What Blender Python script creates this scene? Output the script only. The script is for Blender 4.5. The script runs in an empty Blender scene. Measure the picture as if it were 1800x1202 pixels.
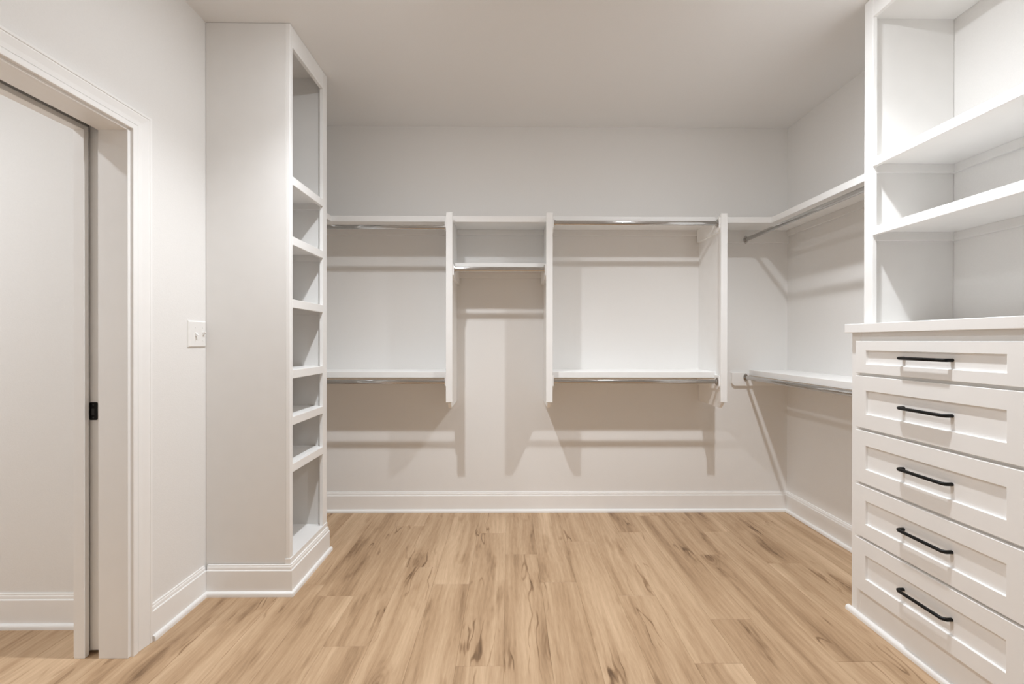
import bpy, bmesh, math, random
from mathutils import Vector, Matrix

# ------------------------------------------------------------------ scene, camera, light settings
sc = bpy.context.scene
C = sc.collection
random.seed(7)

CAM_H = 1.216
cam_d = bpy.data.cameras.new('camera')
cam = bpy.data.objects.new('camera', cam_d)
C.objects.link(cam)
cam_d.sensor_width = 36.0
cam_d.lens = 730.3 * 36.0 / 1800.0
cam_d.clip_start = 0.02
cam.matrix_world = (Matrix.Translation((0, 0, CAM_H)) @ Matrix.Rotation(-0.0086, 4, 'Z')
                    @ Matrix.Rotation(math.pi / 2 - 0.0021, 4, 'X') @ Matrix.Rotation(0.0010, 4, 'Z'))
sc.camera = cam

w = bpy.data.worlds.new('world')
sc.world = w
w.use_nodes = True
w.node_tree.nodes['Background'].inputs[0].default_value = (0.02, 0.02, 0.02, 1)
w.node_tree.nodes['Background'].inputs[1].default_value = 0.0

sc.view_settings.view_transform = 'Standard'
sc.view_settings.look = 'None'
sc.view_settings.exposure = 0.0
sc.view_settings.gamma = 1.0
sc.view_settings.use_curve_mapping = False
sc.cycles.max_bounces = 10
sc.cycles.diffuse_bounces = 7
sc.cycles.glossy_bounces = 6

CLOSET_LIGHT = (95.0, 500.0, 126)  # beam watts, lens glow and beam angle of each closet downlight
BATH_LIGHT = (42.0, 195.0, 160)    # the same for the downlights beyond the doorway
LIGHT_COL = (0.958, 1.0, 1.042)

# ------------------------------------------------------------------ room numbers (metres)
R, L, B, REAR, CEIL = 2.002, -1.454, 2.965, -1.00, 2.743
BATH_L, BATH_B, WALL_T = -3.9, 1.785, -1.660
D0, D1, DH = 0.84, 1.600, 2.020      # doorway: near jamb, far jamb, head


# ------------------------------------------------------------------ materials
def nmat(name):
    m = bpy.data.materials.new(name)
    m.use_nodes = True
    return m, m.node_tree.nodes, m.node_tree.links, m.node_tree.nodes['Principled BSDF']


def paint(name, col, rough, scale=0, strength=0.0, spec=0.5):
    m, n, l, p = nmat(name)
    p.inputs['Base Color'].default_value = (*col, 1)
    p.inputs['Roughness'].default_value = rough
    p.inputs['Specular IOR Level'].default_value = spec
    tc = n.new('ShaderNodeTexCoord')
    ge = n.new('ShaderNodeNewGeometry')
    ns = n.new('ShaderNodeTexNoise')
    ns.inputs['Scale'].default_value = scale or 60
    ns.inputs['Detail'].default_value = 0
    l.new(ge.outputs['Position'], ns.inputs['Vector'])
    mx = n.new('ShaderNodeMix')
    mx.data_type = 'RGBA'
    mx.inputs[6].default_value = (*[c * 0.985 for c in col], 1)
    mx.inputs[7].default_value = (*[min(1, c * 1.015) for c in col], 1)
    l.new(ns.outputs['Fac'], mx.inputs[0])
    l.new(mx.outputs[2], p.inputs['Base Color'])
    if strength:
        b = n.new('ShaderNodeBump')
        b.inputs['Strength'].default_value = strength
        b.inputs['Distance'].default_value = 0.002
        l.new(ns.outputs['Fac'], b.inputs['Height'])
        l.new(b.outputs['Normal'], p.inputs['Normal'])
    return m


def simple(name, col, rough, metal=0.0):
    m, n, l, p = nmat(name)
    p.inputs['Roughness'].default_value = rough
    p.inputs['Metallic'].default_value = metal
    ge = n.new('ShaderNodeNewGeometry')
    ns = n.new('ShaderNodeTexNoise')
    ns.inputs['Scale'].default_value = 90
    l.new(ge.outputs['Position'], ns.inputs['Vector'])
    mx = n.new('ShaderNodeMix')
    mx.data_type = 'RGBA'
    mx.inputs[6].default_value = (*[c * 0.95 for c in col], 1)
    mx.inputs[7].default_value = (*[min(1, c * 1.05) for c in col], 1)
    l.new(ns.outputs['Fac'], mx.inputs[0])
    l.new(mx.outputs[2], p.inputs['Base Color'])
    return m


def emitter(name, col, strength):
    m, n, l, p = nmat(name)
    p.inputs['Base Color'].default_value = (0.9, 0.9, 0.9, 1)
    p.inputs['Emission Color'].default_value = (*col, 1)
    p.inputs['Emission Strength'].default_value = strength
    return m


def wood():
    m, n, l, p = nmat('oak_plank')
    tc = n.new('ShaderNodeTexCoord')
    oi = n.new('ShaderNodeObjectInfo')

    def math_(op, a, b=None, c=None):
        x = n.new('ShaderNodeMath')
        x.operation = op
        for i, v in enumerate((a, b, c)):
            if v is None:
                continue
            if isinstance(v, (int, float)):
                x.inputs[i].default_value = v
            else:
                l.new(v, x.inputs[i])
        return x.outputs[0]

    sep = n.new('ShaderNodeSeparateXYZ')
    l.new(tc.outputs['Object'], sep.inputs[0])
    rnd = oi.outputs['Random']
    X = math_('ADD', sep.outputs[0], math_('MULTIPLY', rnd, 37.0))
    Y = math_('ADD', sep.outputs[1], math_('MULTIPLY', rnd, 91.0))

    def vec(sx, sy, x=X, y=Y, z=0.0):
        c = n.new('ShaderNodeCombineXYZ')
        l.new(math_('MULTIPLY', x, sx), c.inputs[0])
        l.new(math_('MULTIPLY', y, sy), c.inputs[1])
        c.inputs[2].default_value = z
        return c.outputs[0]

    def noise(v, detail, rough=0.55, dist=0.0):
        t = n.new('ShaderNodeTexNoise')
        t.inputs['Scale'].default_value = 1.0
        t.inputs['Detail'].default_value = detail
        t.inputs['Roughness'].default_value = rough
        t.inputs['Distortion'].default_value = dist
        l.new(v, t.inputs['Vector'])
        return t.outputs['Fac']

    def maprange(v, a, b, c=0.0, d=1.0, smooth=True):
        t = n.new('ShaderNodeMapRange')
        t.interpolation_type = 'SMOOTHSTEP' if smooth else 'LINEAR'
        t.inputs[1].default_value, t.inputs[2].default_value = a, b
        t.inputs[3].default_value, t.inputs[4].default_value = c, d
        l.new(v, t.inputs[0])
        return t.outputs[0]

    # knots: sparse cells, stretched along the plank
    vo = n.new('ShaderNodeTexVoronoi')
    vo.inputs['Scale'].default_value = 1.0
    vo.inputs['Randomness'].default_value = 1.0
    warp = noise(vec(9, 5, z=3.1), 2)
    Xw0 = math_('ADD', X, math_('MULTIPLY', math_('SUBTRACT', warp, 0.5), 0.05))
    l.new(vec(5.5, 1.9, x=Xw0), vo.inputs['Vector'])
    vs = n.new('ShaderNodeSeparateColor')
    l.new(vo.outputs['Color'], vs.inputs[0])
    has = maprange(vs.outputs[0], 0.50, 0.56)
    dist = vo.outputs['Distance']
    near = math_('MULTIPLY', maprange(dist, 0.05, 0.42, 1.0, 0.0), has)
    core = math_('MULTIPLY', maprange(dist, 0.02, 0.10, 1.0, 0.0), has)
    rings = math_('MULTIPLY', math_('ADD', math_('MULTIPLY', math_('SINE', math_('MULTIPLY', dist, 95.0)), 0.5), 0.5), near)
    # streaks, bending round the knots
    low = noise(vec(3.2, 0.9, z=1.7), 2)
    Xw = math_('ADD', X, math_('ADD', math_('MULTIPLY', math_('SUBTRACT', low, 0.5), 0.060), math_('MULTIPLY', near, 0.020)))
    broad = noise(vec(8.5, 0.60, x=Xw, z=5.0), 2, 0.5)
    mid = noise(vec(34, 1.9, x=Xw, z=9.0), 4, 0.62)
    fine = noise(vec(210, 17, x=Xw, z=2.0), 2, 0.6)
    smudge = maprange(noise(vec(10.5, 2.3, x=Xw, z=12.0), 3, 0.6), 0.55, 0.74)
    line = noise(vec(6.5, 0.80, x=Xw0, z=21.0), 3, 0.55)
    linem = maprange(math_('ABSOLUTE', math_('SUBTRACT', line, 0.5)), 0.002, 0.013, 1.0, 0.0)
    linem = math_('MULTIPLY', linem, maprange(noise(vec(4.0, 2.6, z=33.0), 2), 0.50, 0.62))
    ringl = math_('SINE', math_('ADD', math_('MULTIPLY', Xw, 300.0), math_('MULTIPLY', noise(vec(5.0, 1.3, z=41.0), 1), 46.0)))
    # value
    v = math_('ADD', math_('MULTIPLY', maprange(broad, 0.28, 0.72, smooth=False), 0.40), math_('MULTIPLY', maprange(mid, 0.25, 0.75, smooth=False), 0.30))
    v = math_('ADD', v, math_('MULTIPLY', fine, 0.26))
    v = math_('ADD', v, math_('MULTIPLY', ringl, 0.022))
    v = math_('ADD', v, math_('MULTIPLY', rnd, 0.12))
    v = math_('SUBTRACT', v, math_('MULTIPLY', near, 0.19))
    v = math_('SUBTRACT', v, math_('MULTIPLY', rings, 0.10))
    v = math_('SUBTRACT', v, math_('MULTIPLY', core, 0.12))
    v = math_('SUBTRACT', v, math_('MULTIPLY', smudge, 0.22))
    v = math_('SUBTRACT', v, math_('MULTIPLY', linem, 0.30))
    cr = n.new('ShaderNodeValToRGB')
    e = cr.color_ramp.elements
    e[0].position, e[0].color = 0.0, (0.110, 0.062, 0.033, 1)
    e[1].position, e[1].color = 1.0, (0.730, 0.550, 0.375, 1)
    for pos, col in ((0.20, (0.255, 0.155, 0.084, 1)), (0.42, (0.425, 0.280, 0.165, 1)), (0.70, (0.575, 0.405, 0.258, 1))):
        k = e.new(pos)
        k.color = col
    l.new(v, cr.inputs[0])
    l.new(cr.outputs[0], p.inputs['Base Color'])
    l.new(maprange(v, 0.4, 0.9, 0.50, 0.40), p.inputs['Roughness'])
    p.inputs['Specular IOR Level'].default_value = 0.35
    b = n.new('ShaderNodeBump')
    b.inputs['Strength'].default_value = 0.12
    b.inputs['Distance'].default_value = 0.001
    l.new(v, b.inputs['Height'])
    l.new(b.outputs['Normal'], p.inputs['Normal'])
    return m


M_WALL = paint('wall_paint', (0.838, 0.826, 0.808), 0.62, 230, 0.10, 0.3)
M_CEIL = paint('ceiling_paint', (0.872, 0.868, 0.862), 0.75, 230, 0.06, 0.2)
M_TRIM = paint('trim_paint', (0.905, 0.898, 0.885), 0.33, 14, 0.0, 0.5)
M_SIDE = paint('cabinet_side_paint', (0.815, 0.803, 0.785), 0.42, 14, 0.0, 0.4)
M_CHROME = simple('chrome', (0.56, 0.55, 0.54), 0.09, 1.0)
M_SCREW = simple('screw_steel', (0.55, 0.54, 0.52), 0.3, 1.0)
M_BLACK = simple('matte_black_metal', (0.012, 0.012, 0.012), 0.42, 0.6)
M_DARKGREY = simple('dark_grey_metal', (0.06, 0.06, 0.06), 0.35, 0.7)
M_PLASTIC = paint('white_plastic', (0.86, 0.85, 0.83), 0.30, 40, 0.0)
M_SUB = simple('subfloor', (0.18, 0.12, 0.08), 0.8)
M_WOOD = wood()
M_LENS = emitter('closet_downlight_lens', LIGHT_COL, CLOSET_LIGHT[1])
M_LENSB = emitter('adjoining_downlight_lens', LIGHT_COL, BATH_LIGHT[1])

# ------------------------------------------------------------------ helpers
WL = {}                     # world location of each object's origin


def box(bm, x0, x1, y0, y1, z0, z1, bev=0.0):
    b2 = bmesh.new()
    r = bmesh.ops.create_cube(b2, size=1.0)
    bmesh.ops.scale(b2, vec=(abs(x1 - x0), abs(y1 - y0), abs(z1 - z0)), verts=b2.verts)
    bmesh.ops.translate(b2, vec=((x0 + x1) / 2, (y0 + y1) / 2, (z0 + z1) / 2), verts=b2.verts)
    if bev:
        bmesh.ops.bevel(b2, geom=b2.edges[:], offset=bev, segments=1, affect='EDGES', profile=0.5)
    merge(bm, b2)


def merge(bm, b2):
    vm = {}
    for v in b2.verts:
        vm[v] = bm.verts.new(v.co)
    for f in b2.faces:
        try:
            bm.faces.new([vm[v] for v in f.verts])
        except ValueError:
            pass
    b2.free()


def prism(bm, pts, lo, hi, axis):
    """Polygon pts (two coordinates, the other axes in order) extruded along axis from lo to hi."""
    def mk(p, h):
        q = list(p)
        q.insert('XYZ'.index(axis), h)
        return bm.verts.new(q)
    a = [mk(p, lo) for p in pts]
    b = [mk(p, hi) for p in pts]
    bm.faces.new(a)
    bm.faces.new(b[::-1])
    k = len(pts)
    for i in range(k):
        bm.faces.new((a[i], b[i], b[(i + 1) % k], a[(i + 1) % k]))


def sweep(bm, path, prof, mp, closed_ends=True):
    """Profile (d = offset to the right of the path, h) swept with mitred corners; mp(u, v, h) -> 3D."""
    n = len(path)
    P = [Vector(p) for p in path]
    dirs = [(P[i + 1] - P[i]).normalized() for i in range(n - 1)]
    nor = [Vector((d.y, -d.x)) for d in dirs]
    rows = []
    for i in range(n):
        if i == 0:
            m = nor[0]
        elif i == n - 1:
            m = nor[-1]
        else:
            m = (nor[i - 1] + nor[i])
            m = m / m.dot(nor[i])
        rows.append([bm.verts.new(mp(*(P[i] + m * d), h)) for d, h in prof])
    k = len(prof)
    for i in range(n - 1):
        for j in range(k):
            bm.faces.new((rows[i][j], rows[i + 1][j], rows[i + 1][(j + 1) % k], rows[i][(j + 1) % k]))
    if closed_ends:
        bm.faces.new(rows[0][::-1])
        bm.faces.new(rows[-1])


def tube(bm, a, b, ru, rv, up=(0, 0, 1), seg=16, cap=True):
    """Elliptic tube from a to b: ru across, rv along up."""
    a, b = Vector(a), Vector(b)
    d = (b - a).normalized()
    up = Vector(up)
    s = d.cross(up).normalized()
    up = s.cross(d).normalized()
    ra = [bm.verts.new(a + s * ru * math.cos(t) + up * rv * math.sin(t)) for t in [2 * math.pi * i / seg for i in range(seg)]]
    rb = [bm.verts.new(b + s * ru * math.cos(t) + up * rv * math.sin(t)) for t in [2 * math.pi * i / seg for i in range(seg)]]
    for i in range(seg):
        bm.faces.new((ra[i], ra[(i + 1) % seg], rb[(i + 1) % seg], rb[i]))
    if cap:
        bm.faces.new(ra[::-1])
        bm.faces.new(rb)


def lathe(bm, c, prof, seg=32):
    """Profile (r, z) turned round a vertical axis through c."""
    rows = []
    for r, z in prof:
        if r < 1e-6:
            rows.append([bm.verts.new((c[0], c[1], c[2] + z))])
        else:
            rows.append([bm.verts.new((c[0] + r * math.cos(2 * math.pi * i / seg), c[1] + r * math.sin(2 * math.pi * i / seg), c[2] + z)) for i in range(seg)])
    for a, b in zip(rows, rows[1:]):
        for i in range(seg):
            j = (i + 1) % seg
            if len(a) == 1 and len(b) == 1:
                continue
            if len(a) == 1:
                bm.faces.new((a[0], b[i], b[j]))
            elif len(b) == 1:
                bm.faces.new((a[i], b[0], a[j]))
            else:
                bm.faces.new((a[i], b[i], b[j], a[j]))


def obj(name, bm, mat, parent=None, smooth=False):
    bmesh.ops.recalc_face_normals(bm, faces=bm.faces[:])
    co = [v.co for v in bm.verts]
    lo = Vector((min(c.x for c in co), min(c.y for c in co), min(c.z for c in co)))
    hi = Vector((max(c.x for c in co), max(c.y for c in co), max(c.z for c in co)))
    cen = Vector(((lo.x + hi.x) / 2, (lo.y + hi.y) / 2, lo.z))
    bmesh.ops.translate(bm, vec=-cen, verts=bm.verts[:])
    me = bpy.data.meshes.new(name)
    bm.to_mesh(me)
    bm.free()
    me.materials.append(mat)
    if smooth:
        for f in me.polygons:
            f.use_smooth = True
        try:
            me.set_sharp_from_angle(angle=math.radians(40))
        except Exception:
            pass
    return link(name, me, cen, parent)


def link(name, me, cen, parent=None):
    o = bpy.data.objects.new(name, me)
    C.objects.link(o)
    cen = Vector(cen)
    WL[o] = cen
    if parent is not None:
        o.parent = parent
        o.location = cen - WL[parent]
    else:
        o.location = cen
    return o


def bobj(name, dims, mat, parent=None, bev=0.0012):
    bm = bmesh.new()
    for d in (dims if isinstance(dims, list) else [dims]):
        box(bm, *d, bev=bev)
    return obj(name, bm, mat, parent)


def thing(name, label, cat, loc, group=None):
    o = bpy.data.objects.new(name, None)
    o.empty_display_size = 0.05
    C.objects.link(o)
    o.location = loc
    WL[o] = Vector(loc)
    return tag(o, label, cat, group)


def tag(o, label=None, cat=None, group=None, kind=None):
    if label:
        o['label'] = label
    if cat:
        o['category'] = cat
    if group:
        o['group'] = group
    if kind:
        o['kind'] = kind
    return o


# ------------------------------------------------------------------ the setting
# floor of single planks on a subfloor
floor = bobj('floor', (BATH_L, R + 0.1, REAR - 0.1, B + 0.1, -0.05, -0.0062), M_SUB, bev=0)
tag(floor, 'light oak plank floor running towards the far wall', 'floor', kind='structure')

PW, PL = 0.18, 1.077
plank_mesh = {}


def plank(x0, x1, y0, y1):
    key = (round(x1 - x0, 3), round(y1 - y0, 3))
    if key not in plank_mesh:
        bm = bmesh.new()
        hx, hy, g, t = (x1 - x0) / 2 - 0.0002, (y1 - y0) / 2 - 0.0002, 0.0009, 0.0006
        lv = [[bm.verts.new((sx * a, sy * b, z)) for sx, sy in ((-1, -1), (1, -1), (1, 1), (-1, 1))]
              for a, b, z in ((hx, hy, -0.006), (hx, hy, -t), (hx - g, hy - g, 0.0))]
        bm.faces.new(lv[0][::-1])
        bm.faces.new(lv[2])
        for a, b in zip(lv, lv[1:]):
            for i in range(4):
                bm.faces.new((a[i], a[(i + 1) % 4], b[(i + 1) % 4], b[i]))
        me = bpy.data.meshes.new('plank')
        bm.to_mesh(me)
        bm.free()
        me.materials.append(M_WOOD)
        plank_mesh[key] = me
    return link('plank', plank_mesh[key], ((x0 + x1) / 2, (y0 + y1) / 2, 0.0), floor)


joint = {-5: 1.04, -3: 1.986, -2: 1.6575, -1: 2.238, 0: 2.080, 1: 2.630, 2: 2.368, 3: 2.092, 4: 2.519, 5: 1.980,
         6: 2.637, 7: 1.807, 8: 2.357, 9: 1.565, 10: 2.262}
PB, PLX, PRX = B, BATH_L, R
for k in range(-20, 15):
    x0, x1 = -0.376 + PW * k, -0.376 + PW * (k + 1)
    x0, x1 = max(x0, PLX), min(x1, PRX)
    if x1 - x0 < 0.01:
        continue
    j = joint.get(k, joint.get(k, random.uniform(1.2, 2.6)))
    ys = []
    y = j
    while y > REAR:
        y -= PL
    while y < PB:
        a, b = max(y, REAR), min(y + PL, PB)
        if b - a > 0.01:
            plank(x0, x1, a, b)
        y += PL

ceiling = bobj('ceiling', (BATH_L - 0.1, R + 0.1, REAR - 0.1, B + 0.1, CEIL, CEIL + 0.1), M_CEIL, bev=0)
tag(ceiling, 'smooth pale grey closet ceiling', 'ceiling', kind='structure')
tag(bobj('wall_back', (WALL_T, R + 0.1, B, B + 0.1, 0, CEIL), M_WALL, bev=0),
    'pale grey closet wall behind the hanging shelves', 'wall', kind='structure')
tag(bobj('wall_right', (R, R + 0.1, REAR, B, 0, CEIL), M_WALL, bev=0),
    'pale grey closet wall behind the drawer cabinet', 'wall', kind='structure')
tag(bobj('wall_rear', (BATH_L, R + 0.1, REAR - 0.1, REAR, 0, CEIL), M_WALL, bev=0),
    'plain pale wall facing the hanging shelves', 'wall', kind='structure')
SLOT0, SLOTJ, SLOT1 = -1.642, -1.620, -1.567
tag(bobj('wall_left', [
    (WALL_T, L, REAR, D0 - 0.019, 0, CEIL),
    (SLOT1, L, D0 - 0.019, D1 + 0.019, DH + 0.019, CEIL), (WALL_T, SLOT0, D0 - 0.019, D1 + 0.019, DH + 0.019, CEIL),
    (SLOT0, SLOT1, D0 - 0.019, D1 + 0.019, DH + 0.14, CEIL),
    (SLOT1, L, D1 + 0.019, 2.42, 0, CEIL), (WALL_T, SLOT0, D1 + 0.019, 2.42, 0, CEIL),
    (SLOT0, SLOT1, D1 + 0.019, 2.42, DH + 0.14, CEIL),
    (WALL_T, L, 2.42, B, 0, CEIL)], M_WALL, bev=0),
    'pale grey wall with the pocket doorway and light switch', 'wall', kind='structure')
tag(bobj('wall_adjoining_room', (BATH_L, WALL_T, BATH_B, BATH_B + 0.1, 0, CEIL), M_WALL, bev=0),
    'bright off-white wall seen through the doorway', 'wall', kind='structure')
tag(bobj('wall_adjoining_side', (BATH_L - 0.1, BATH_L, REAR, BATH_B + 0.1, 0, CEIL), M_WALL, bev=0),
    'far side wall of the room beyond the doorway', 'wall', kind='structure')

BASE_PROF = [(0, 0), (0.014, 0), (0.014, 0.1165), (0.0125, 0.1195), (0.0095, 0.1205), (0.0090, 0.1290),
             (0.0080, 0.1335), (0.0060, 0.1360), (0.0058, 0.1405), (0.0045, 0.1430), (0, 0.1430)]
SHOE_PROF = [(0.0, 0.0), (0.0125, 0.0), (0.0125, 0.010), (0.0112, 0.0155), (0.0080, 0.0195), (0.0040, 0.0212), (0.0, 0.0215)]
plan = lambda u, v, h: (u, v, h)


def baseboard(name, path, label):
    bm = bmesh.new()
    sweep(bm, path, BASE_PROF, plan)
    o = tag(obj(name, bm, M_TRIM), label, 'baseboard', kind='structure')
    bm = bmesh.new()
    sweep(bm, path, [(d + 0.014, h) for d, h in SHOE_PROF], plan)
    obj('shoe_moulding', bm, M_TRIM, o, smooth=True)
    return o


TX, TY0, TY1 = -1.051, 2.008, 2.412           # tower front plane, near and far side
CX0, CY0, CY1 = 1.553, 1.170, 1.864           # drawer cabinet: frame plane, near and far side
baseboard('baseboard_back', [(L, TY1 + 0.002), (L, B), (R, B), (R, CY1 + 0.002)], 'white stepped baseboard round the hanging area')
baseboard('baseboard_left', [(L, D1 + 0.092), (L, TY0 - 0.014)], 'short white baseboard between door casing and shelf tower')
baseboard('baseboard_adjoining_room', [(BATH_L, BATH_B), (WALL_T - 0.001, BATH_B)], 'white baseboard of the room beyond the doorway')
baseboard('baseboard_rear', [(R, CY0 - 0.002), (R, REAR), (L, REAR), (L, D0 - 0.092)], 'white baseboard round the near end of the closet')

# door lining: jambs, stops and casing
trim = thing('trim_1', 'white moulded casing and jambs lining the pocket doorway', 'door frame', (L, D1, 0))
trim['kind'] = 'structure'
bobj('jamb', (SLOT1, L, D1, D1 + 0.019, 0, DH + 0.019), M_TRIM, trim)
bobj('jamb', (WALL_T, SLOTJ, D1, D1 + 0.019, 0, DH + 0.019), M_TRIM, trim)
bobj('jamb', (WALL_T, L, D0 - 0.019, D0, 0, DH + 0.019), M_TRIM, trim)
bobj('head_jamb', (SLOT1, L, D0, D1, DH, DH + 0.019), M_TRIM, trim)
bobj('head_jamb', (WALL_T, SLOTJ, D0, D1, DH, DH + 0.019), M_TRIM, trim)
bobj('door_track', [(-1.627, -1.623, D0, D1, DH + 0.055, DH + 0.10), (-1.597, -1.593, D0, D1, DH + 0.055, DH + 0.10),
                    (-1.627, -1.593, D0, D1, DH + 0.10, DH + 0.104)], M_DARKGREY, trim, bev=0)
rv, cw = 0.010, 0.079
CAS = [(0, 0), (0, 0.0110), (0.0015, 0.0125), (0.0190, 0.0130), (0.0200, 0.0080), (0.0225, 0.0080), (0.0240, 0.0105), (0.040, 0.0118), (0.056, 0.0150),
       (0.064, 0.0165), (0.066, 0.0150), (0.068, 0.0150), (0.070, 0.0175), (cw - 0.001, 0.0178), (cw, 0.0165), (cw, 0)]
bm = bmesh.new()
cpath = [(D1 + rv, 0.0), (D1 + rv, DH + rv), (D0 - rv, DH + rv), (D0 - rv, 0.0)]
sweep(bm, cpath, CAS, lambda u, v, h: (L + h, u, v))
obj('casing', bm, M_TRIM, trim)
bm = bmesh.new()
sweep(bm, cpath, CAS, lambda u, v, h: (WALL_T - h, u, v))
# casing on the other room's side
obj('casing', bm, M_TRIM, trim)

door = thing('door_1', 'white pocket door slid into the wall, only its edge showing', 'door', (-1.595, 1.99, 0.0))
door['kind'] = 'structure'
bobj('slab', (-1.629, -1.591, 1.628, 2.38, 0.012, 2.06), M_TRIM, door)
bm = bmesh.new()
pts = []
for cx_, cz_, a0 in ((-1.5995, 0.973, 0), (-1.6205, 0.973, 90), (-1.6205, 0.912, 180), (-1.5995, 0.912, 270)):
    for k in range(4):
        a = math.radians(a0 + 30 * k)
        pts.append((cx_ + 0.004 * math.cos(a), cz_ + 0.004 * math.sin(a)))
prism(bm, pts, 1.6250, 1.628, 'Y')
pull = obj('edge_pull', bm, M_BLACK, door)
pull['label'] = 'black edge pull plate'
bm = bmesh.new()
box(bm, -1.6155, -1.6045, 1.6225, 1.6250, 0.928, 0.952, 0.0008)
obj('thumb_lever', bm, M_DARKGREY, pull)
for zz in (0.9175, 0.9675):
    bm = bmesh.new()
    tube(bm, (-1.610, 1.6251, zz), (-1.610, 1.6240, zz), 0.003, 0.003, seg=10)
    obj('screw', bm, M_DARKGREY, pull)


# ------------------------------------------------------------------ ceiling downlights
def downlight(x, y, label, watts, group, rad=0.043):
    t = thing('recessed_downlight', label, 'ceiling light', (x, y, CEIL), group)
    bm = bmesh.new()
    lathe(bm, (x, y, CEIL), [(rad, -0.013), (rad + 0.004, -0.016), (rad + 0.020, -0.010), (rad + 0.024, -0.002), (rad + 0.024, 0.0)])
    obj('trim_ring', bm, M_TRIM, t, smooth=True)
    bm = bmesh.new()
    lathe(bm, (x, y, CEIL), [(0.0, -0.026), (rad * 0.4, -0.0245), (rad * 0.75, -0.020), (rad, -0.013)], 24)
    obj('lens', bm, M_LENS if watts is CLOSET_LIGHT else M_LENSB, t, smooth=True)
    ld = bpy.data.lights.new('downlight_lamp', 'SPOT')
    ld.energy = watts[0]
    ld.color = LIGHT_COL
    ld.shadow_soft_size = 0.025
    ld.spot_size = math.radians(watts[2])
    ld.spot_blend = 1.0
    lo = bpy.data.objects.new('downlight_lamp', ld)
    C.objects.link(lo)
    lo.parent = t
    lo.location = (0, 0, -0.052)
    return t


downlight(-0.50, 1.55, 'round white downlight above the floor beside the shelf tower', CLOSET_LIGHT, 'closet downlights')
downlight(1.10, 1.54, 'round white downlight above the front of the drawer cabinet', CLOSET_LIGHT, 'closet downlights')
downlight(-2.43, 0.75, 'round white downlight beyond the doorway near the door frame', BATH_LIGHT, 'downlights beyond the doorway')
downlight(-3.40, 0.75, 'round white downlight beyond the doorway near its far wall', BATH_LIGHT, 'downlights beyond the doorway')

# ------------------------------------------------------------------ shelf tower at the doorway wall
tw = thing('shelf_tower', 'tall white built-in shelf tower with seven open bays beside the doorway wall', 'shelf tower', (-1.25, 2.21, 0))
FT = 0.019
bobj('side_panel', (L + 0.001, TX - FT, TY0, TY0 + 0.019, 0, CEIL - 0.001), M_SIDE, tw)
bobj('side_panel', (L + 0.001, TX - FT, TY1 - 0.019, TY1, 0, CEIL - 0.001), M_SIDE, tw)
bobj('back_panel', (L + 0.001, L + 0.007, TY0 + 0.019, TY1 - 0.019, 0, CEIL - 0.001), M_SIDE, tw)
bobj('top_panel', (L + 0.007, TX - FT, TY0 + 0.019, TY1 - 0.019, 2.722, 2.741), M_SIDE, tw)
bobj('stile', (TX - FT, TX, TY0 - 0.0006, TY0 + 0.026, 0, CEIL - 0.001), M_TRIM, tw)
bobj('stile', (TX - FT, TX, 2.362, TY1, 0, CEIL - 0.001), M_TRIM, tw)
bobj('top_rail', (TX - FT, TX, TY0 + 0.026, 2.362, 2.643, CEIL - 0.001), M_TRIM, tw)
br = bobj('bottom_rail', [(TX - FT, TX - 0.0, TY0 + 0.026, 2.362, 0, 0.168), (TX, TX + 0.004, TY0 - 0.004, TY1, 0, 0.168),
                          (TX - 0.022, TX, TY0 - 0.004, TY0 - 0.0006, 0, 0.168)], M_TRIM, tw, bev=0.0)
for zt in (2.017, 1.725, 1.419, 1.074, 0.846, 0.617, 0.166):
    s = bobj('shelf', (L + 0.007, TX - FT, TY0 + 0.019, TY1 - 0.019, zt - 0.019, zt), M_TRIM, tw)
    if zt > 0.3:
        bobj('front_trim', (TX - FT, TX + 0.0008, TY0 + 0.026, 2.362, zt - 0.041, zt), M_TRIM, s)
        bobj('cleat', (L + 0.007, TX - FT - 0.002, TY1 - 0.019 - 0.016, TY1 - 0.019, zt - 0.019 - 0.035, zt - 0.019), M_SIDE, s)
        bobj('cleat', (L + 0.007, TX - FT - 0.002, TY0 + 0.019, TY0 + 0.035, zt - 0.019 - 0.035, zt - 0.019), M_SIDE, s)
bm = bmesh.new()
tp = [(L + 0.015, TY0 - 0.004), (TX + 0.004, TY0 - 0.004), (TX + 0.004, TY1)]
sweep(bm, tp, BASE_PROF, plan)
tb = obj('base_moulding', bm, M_TRIM, tw)
bm = bmesh.new()
sweep(bm, tp[:2] + [(TX + 0.004, TY1 + 0.012)], [(d + 0.014, h) for d, h in SHOE_PROF], plan)
obj('shoe_moulding', bm, M_TRIM, tb, smooth=True)

# ------------------------------------------------------------------ dividers on the back wall
PF = 2.630                                   # front of the divider trims
DX = (-0.375, 0.2596, 1.3718)
PT = 0.0095
DLAB = ('white vertical divider board at the inner end of the shelves beside the tower',
        'white vertical divider board between the narrow bay and the wide bay',
        'white vertical divider board between the wide bay and the corner shelf')
for x, lab in zip(DX, DLAB):
    t = thing('shelf_divider', lab, 'divider', (x, 2.8, 0.79), 'vertical divider boards')
    bm = bmesh.new()
    prism(bm, [(B - 0.0005, 0.790), (B - 0.0005, 2.028), (PF + FT, 2.028), (PF + FT, 0.815), (PF + FT + 0.026, 0.787)], x - PT, x + PT, 'X')
    obj('panel', bm, M_TRIM, t)
    bobj('front_trim', (x - 0.0205, x + 0.0205, PF, PF + FT, 0.828, 2.030), M_TRIM, t)

# ------------------------------------------------------------------ shelves
SF = 2.695                                   # front of the shelf trims on the back wall
RODC = 2.660


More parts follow.
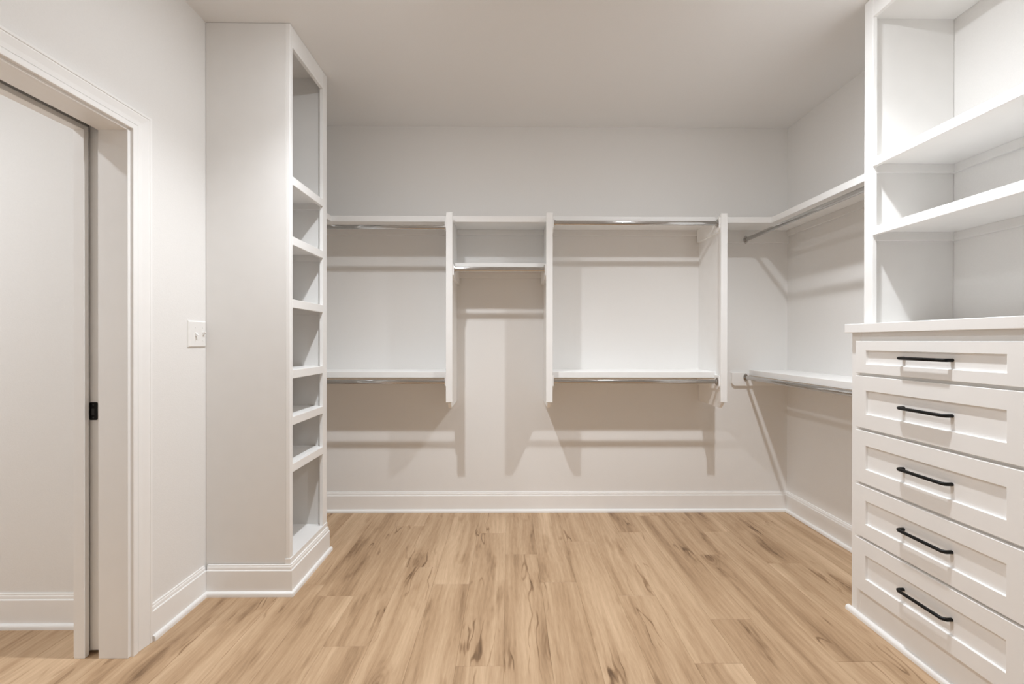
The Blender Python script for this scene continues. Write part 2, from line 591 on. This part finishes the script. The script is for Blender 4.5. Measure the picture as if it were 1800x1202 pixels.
def side_cleat(t, x, out, zt, front=2.640, h=0.089):
    """Board on a divider face: out = +1/-1 is the side it sticks out to."""
    z1, z0 = zt - 0.019, zt - 0.019 - h
    bm = bmesh.new()
    prism(bm, [(B - 0.016, z0), (B - 0.016, z1), (front, z1), (front, z0 + 0.022), (front + 0.022, z0)],
          min(x, x + out * FT), max(x, x + out * FT), 'X')
    return obj('side_cleat', bm, M_TRIM, t)


def wall_shelf(label, x0, x1, zt, back_h=0.040, cl=True, crr=True, name='wall_shelf'):
    t = thing(name, label, 'shelf', ((x0 + x1) / 2, 2.83, zt - 0.019), 'painted shelves over the hanging rods')
    bobj('board', (x0, x1, SF + FT, B, zt - 0.019, zt), M_TRIM, t)
    bobj('front_trim', (x0 + (FT if cl else 0), x1 - (FT if crr else 0), SF, SF + FT, zt - 0.038, zt), M_TRIM, t)
    bobj('wall_cleat', (x0, x1, B - 0.016, B, zt - 0.019 - back_h, zt - 0.019), M_SIDE, t)
    return t


ZU, ZL_, ZS = 2.026, 1.016, 1.722
a, b, c = DX
# upper corner shelf beside the tower
t = wall_shelf('upper white shelf running from the tower side to the first divider', L, a - PT, ZU, cl=False)
side_cleat(t, a - PT, -1, ZU)
LX = -1.147
bobj('board', (L, LX - FT, TY1 + 0.002, SF + FT, ZU - 0.019, ZU), M_TRIM, t)
bobj('front_trim', (LX - FT, LX, TY1 + 0.002, SF, ZU - 0.038, ZU), M_TRIM, t)
# lower one
t = wall_shelf('lower white shelf between the tower and the first divider', L, a - PT, ZL_, cl=False)
side_cleat(t, a - PT, -1, ZL_)
# narrow bay
t = wall_shelf('top white shelf of the narrow bay between two dividers', a + PT, b - PT, ZU, cl=False, crr=False)
t = wall_shelf('second white shelf of the narrow bay, just under its top shelf', a + PT, b - PT, ZS)
side_cleat(t, a + PT, 1, ZS)
side_cleat(t, b - PT, -1, ZS)
# wide bay
t = wall_shelf('upper white shelf of the wide bay between two dividers', b + PT, c - PT, ZU)
side_cleat(t, b + PT, 1, ZU)
side_cleat(t, c - PT, -1, ZU)
t = wall_shelf('lower white shelf of the wide bay between two dividers', b + PT, c - PT, ZL_)
side_cleat(t, b + PT, 1, ZL_)
side_cleat(t, c - PT, -1, ZL_)
# corner shelf and the run along the right wall
RX = 1.715                                   # front of the trims along that wall
RY = 1.8725                                  # side of the tall cabinet
t = wall_shelf('upper white corner shelf from the last divider round to the tall cabinet', c + PT, R, ZU, back_h=0.089, cl=False, crr=False)
bpy.data.objects.remove([o for o in t.children if o.name.startswith('front_trim')][0])
bobj('front_trim', (c + PT, RX, SF, SF + FT, ZU - 0.038, ZU), M_TRIM, t)
bobj('board', (RX + FT, R, RY, SF + FT, ZU - 0.019, ZU), M_TRIM, t)
bobj('front_trim', (RX, RX + FT, RY, SF + FT, ZU - 0.038, ZU), M_TRIM, t)
bobj('wall_cleat', (R - 0.016, R, RY, B - 0.016, ZU - 0.059, ZU - 0.019), M_SIDE, t)
ZR = 1.012
t = thing('wall_shelf', 'lower white shelf along the side wall behind the drawer cabinet', 'shelf', (1.86, 2.4, ZR - 0.019), 'painted shelves over the hanging rods')
bobj('board', (RX + FT, R, CY1 + 0.002, B, ZR - 0.019, ZR), M_TRIM, t)
bobj('front_trim', (RX, RX + FT, CY1 + 0.002, B - FT, ZR - 0.038, ZR), M_TRIM, t)
bm = bmesh.new()
prism(bm, [(1.594, ZR - 0.019), (R, ZR - 0.019), (R, ZR - 0.112), (1.612, ZR - 0.112), (1.594, ZR - 0.094)], B - 0.019, B, 'Y')
obj('end_cleat', bm, M_TRIM, t)
bobj('wall_cleat', (R - 0.016, R, CY1 + 0.002, B - FT, ZR - 0.059, ZR - 0.019), M_SIDE, t)


# ------------------------------------------------------------------ hanging rods
def rod(label, p0, p1, zc, hh=0.0145, ww=0.0085):
    p0, p1 = Vector((*p0, zc)), Vector((*p1, zc))
    d = (p1 - p0).normalized()
    t = thing('closet_rod', label, 'closet rod', (p0 + p1) / 2, 'chrome hanging rods')
    bm = bmesh.new()
    tube(bm, p0 + d * 0.003, p1 - d * 0.003, ww, hh, seg=24)
    obj('tube', bm, M_CHROME, t, smooth=True)
    for e, s in ((p0, 1), (p1, -1)):
        bm = bmesh.new()
        tube(bm, e, e + d * s * 0.0025, ww + 0.007, hh + 0.013, seg=20)
        tube(bm, e, e + d * s * 0.013, ww + 0.0022, hh + 0.0022, seg=20)
        f = obj('flange', bm, M_CHROME, t, smooth=True)
        for zz in (-1, 1):
            bm = bmesh.new()
            q = e + Vector((0, 0, zz * (hh + 0.0075)))
            tube(bm, q + d * s * 0.0025, q + d * s * 0.0045, 0.0035, 0.0035, seg=10)
            obj('screw', bm, M_SCREW, f, smooth=True)
    return t


rod('chrome rod under the upper shelf between tower and first divider', (L, RODC), (a - PT - FT, RODC), 1.943)
rod('chrome rod under the lower shelf between tower and first divider', (L, RODC), (a - PT - FT, RODC), 0.955)
rod('chrome rod under the second shelf of the narrow bay', (a + PT + FT, RODC), (b - PT - FT, RODC), 1.677)
rod('chrome rod under the upper shelf of the wide bay', (b + PT + FT, RODC), (c - PT - FT, RODC), 1.974)
rod('chrome rod under the lower shelf of the wide bay', (b + PT + FT, RODC), (c - PT - FT, RODC), 0.957)
rod('chrome rod under the upper corner shelf, running to the tall cabinet', (1.690, B - 0.016), (1.690, RY), 1.940)
rod('chrome rod under the lower shelf along the side wall', (1.690, B - FT), (1.690, CY1), 0.959)

# ------------------------------------------------------------------ drawer cabinet
cab = thing('drawer_cabinet', 'white drawer cabinet with five shaker drawers and black pulls', 'cabinet', ((CX0 + R) / 2, 1.517, 0))
CT = 1.2545
bobj('carcass', [(CX0 + FT, R - 0.001, CY1 - 0.019, CY1, 0, CT), (CX0 + FT, R - 0.001, CY0, CY0 + 0.019, 0, CT),
                 (R - 0.008, R - 0.001, CY0 + 0.019, CY1 - 0.019, 0, CT), (CX0 + FT, R - 0.008, CY0 + 0.019, CY1 - 0.019, 0.10, 0.119)], M_TRIM, cab)
bobj('stile', (CX0, CX0 + FT, CY1 - 0.047, CY1, 0, CT), M_TRIM, cab)
bobj('stile', (CX0, CX0 + FT, CY0, CY0 + 0.047, 0, CT), M_TRIM, cab)
DZ = [(1.079, 1.217, 0.0400), (0.842, 1.067, 0.0625), (0.604, 0.830, 0.0625), (0.3695, 0.592, 0.0610), (0.133, 0.359, 0.0625)]
y0, y1 = CY0 + 0.047, CY1 - 0.047
for z0, z1 in ((1.205, CT), (1.060, 1.086), (0.822, 0.850), (0.584, 0.612), (0.350, 0.378), (0.0, 0.150)):
    bobj('rail', (CX0, CX0 + FT, y0, y1, z0, z1), M_TRIM, cab)
DF, DY0, DY1 = 1.533, 1.212, 1.822
hm = None
for (z0, z1, rl) in DZ:
    bm = bmesh.new()
    st = 0.053
    xb = CX0 - 0.0005
    fr = [(DY0, z0), (DY1, z0), (DY1, z1), (DY0, z1)]
    inn = [(DY0 + st, z0 + rl), (DY1 - st, z0 + rl), (DY1 - st, z1 - rl), (DY0 + st, z1 - rl)]
    e = 0.0015
    ring = lambda pts, x, g=0.0: [bm.verts.new((x, p[0] + g * (1 if i in (0, 3) else -1), p[1] + g * (1 if i in (0, 1) else -1))) for i, p in enumerate(pts)]
    rows = [ring(fr, xb), ring(fr, DF + e), ring(fr, DF, e), ring(inn, DF, -0.001), ring(inn, DF + 0.001), ring(inn, DF + 0.0095, 0.0012)]
    for r0, r1 in zip(rows, rows[1:]):
        for i in range(4):
            bm.faces.new((r0[i], r0[(i + 1) % 4], r1[(i + 1) % 4], r1[i]))
    bm.faces.new(rows[-1])
    bm.faces.new(rows[0][::-1])
    dr = obj('drawer', bm, M_TRIM, cab)
    # bar pull
    zc = (z0 + z1) / 2 + 0.003
    hb = DF + 0.0095
    if hm is None:
        bm = bmesh.new()
        xo, r = hb - 0.029, 0.0064
        ya, yb = 1.430, 1.606
        path = [(hb, ya), (hb - 0.017, ya), (xo + 0.006, ya + 0.002), (xo, ya + 0.009), (xo, yb - 0.009), (xo + 0.006, yb - 0.002), (hb - 0.017, yb), (hb, yb)]
        rows = []
        for i, pnt in enumerate(path):
            p0 = Vector(path[max(0, i - 1)])
            p1 = Vector(path[min(len(path) - 1, i + 1)])
            d = (p1 - p0).normalized()
            s = Vector((d.y, -d.x))
            rows.append([bm.verts.new((pnt[0] + s.x * r * math.cos(q), pnt[1] + s.y * r * math.cos(q), zc + r * math.sin(q)))
                         for q in [2 * math.pi * k / 10 for k in range(10)]])
        for r0, r1 in zip(rows, rows[1:]):
            for i in range(10):
                bm.faces.new((r0[i], r0[(i + 1) % 10], r1[(i + 1) % 10], r1[i]))
        bm.faces.new(rows[0][::-1])
        bm.faces.new(rows[-1])
        h = obj('handle', bm, M_BLACK, dr, smooth=True)
        hm, hx, hy = h.data, WL[h].x, WL[h].y
        hr = zc - WL[h].z
    else:
        h = link('handle', hm, (hx, hy, zc - hr), dr)
    h['label'] = 'matte black bar pull'
bm = bmesh.new()
sweep(bm, [(CX0, CY1 + 0.014), (CX0, CY0)], [(d * 1.35, h) for d, h in SHOE_PROF], lambda u, v, h: (u, v, h))
obj('shoe_moulding', bm, M_TRIM, cab, smooth=True)

bm = bmesh.new()
box(bm, 1.525, R - 0.001, 1.155, 1.873, CT, 1.2935, 0.002)
tag(obj('countertop', bm, M_TRIM), 'thick white countertop lying on the drawer cabinet', 'countertop')

# ------------------------------------------------------------------ open shelf cabinet on the countertop
KT = 1.2935
UX = 1.612
up = thing('open_cabinet', 'white open shelf cabinet reaching the ceiling above the drawers', 'shelf cabinet', ((UX + R) / 2, 1.517, KT))
bobj('side_panel', (UX + FT, R - 0.001, 1.852, 1.871, KT, CEIL - 0.001), M_SIDE, up)
bobj('side_panel', (UX + FT, R - 0.001, 1.163, 1.182, KT, CEIL - 0.001), M_SIDE, up)
bobj('top_panel', (UX + FT, R - 0.001, 1.182, 1.852, 2.662, 2.681), M_SIDE, up)
bobj('stile', (UX, UX + FT, 1.827, 1.871, KT, CEIL - 0.001), M_TRIM, up)
bobj('stile', (UX, UX + FT, 1.163, 1.207, KT, CEIL - 0.001), M_TRIM, up)
bobj('top_rail', (UX, UX + FT, 1.207, 1.827, 2.652, CEIL - 0.001), M_TRIM, up)
for zt in (2.0265, 1.7225):
    s = bobj('shelf', (UX + FT, R - 0.001, 1.182, 1.852, zt - 0.019, zt), M_TRIM, up)
    bobj('front_trim', (UX - 0.0008, UX + FT, 1.207, 1.827, zt - 0.037, zt), M_TRIM, s)
    bobj('cleat', (UX + FT + 0.002, R - 0.001, 1.836, 1.852, zt - 0.057, zt - 0.019), M_SIDE, s)
    bobj('cleat', (UX + FT + 0.002, R - 0.001, 1.182, 1.198, zt - 0.057, zt - 0.019), M_SIDE, s)
    bobj('cleat', (R - 0.017, R - 0.001, 1.198, 1.836, zt - 0.057, zt - 0.019), M_SIDE, s)

# ------------------------------------------------------------------ light switch
sw = thing('light_switch', 'white double toggle light switch on the wall beside the tower', 'light switch', (L, 1.949, 1.186))
SY0, SY1, SZ0, SZ1 = 1.893, 2.003, 1.187, 1.308
bm = bmesh.new()
rows = []
for x, g in ((L, 0.0), (L + 0.0035, 0.0), (L + 0.0062, 0.0045)):
    rows.append([bm.verts.new((x, yy, zz)) for yy, zz in ((SY0 + g, SZ0 + g), (SY1 - g, SZ0 + g), (SY1 - g, SZ1 - g), (SY0 + g, SZ1 - g))])
for r0, r1 in zip(rows, rows[1:]):
    for i in range(4):
        bm.faces.new((r0[i], r0[(i + 1) % 4], r1[(i + 1) % 4], r1[i]))
bm.faces.new(rows[-1])
bm.faces.new(rows[0][::-1])
pl = obj('plate', bm, M_PLASTIC, sw)
for yy, dn in ((1.936, -1), (1.982, 1)):
    bm = bmesh.new()
    box(bm, L + 0.0058, L + 0.0068, yy - 0.0052, yy + 0.0052, 1.2355, 1.2595)
    tg = obj('toggle_slot', bm, M_PLASTIC, sw)
    bm = bmesh.new()
    zt = 1.2475
    prism(bm, [(L + 0.0062, zt - 0.008), (L + 0.0062, zt + 0.008), (L + 0.018, zt + 0.004 + dn * 0.008), (L + 0.018, zt - 0.003 + dn * 0.008)], yy - 0.0042, yy + 0.0042, 'Y')
    obj('toggle', bm, M_PLASTIC, sw)
    for zz in (1.2175, 1.2775):
        bm = bmesh.new()
        tube(bm, (L + 0.006, yy, zz), (L + 0.0072, yy, zz), 0.003, 0.003, seg=10)
        obj('screw', bm, M_PLASTIC, sw)
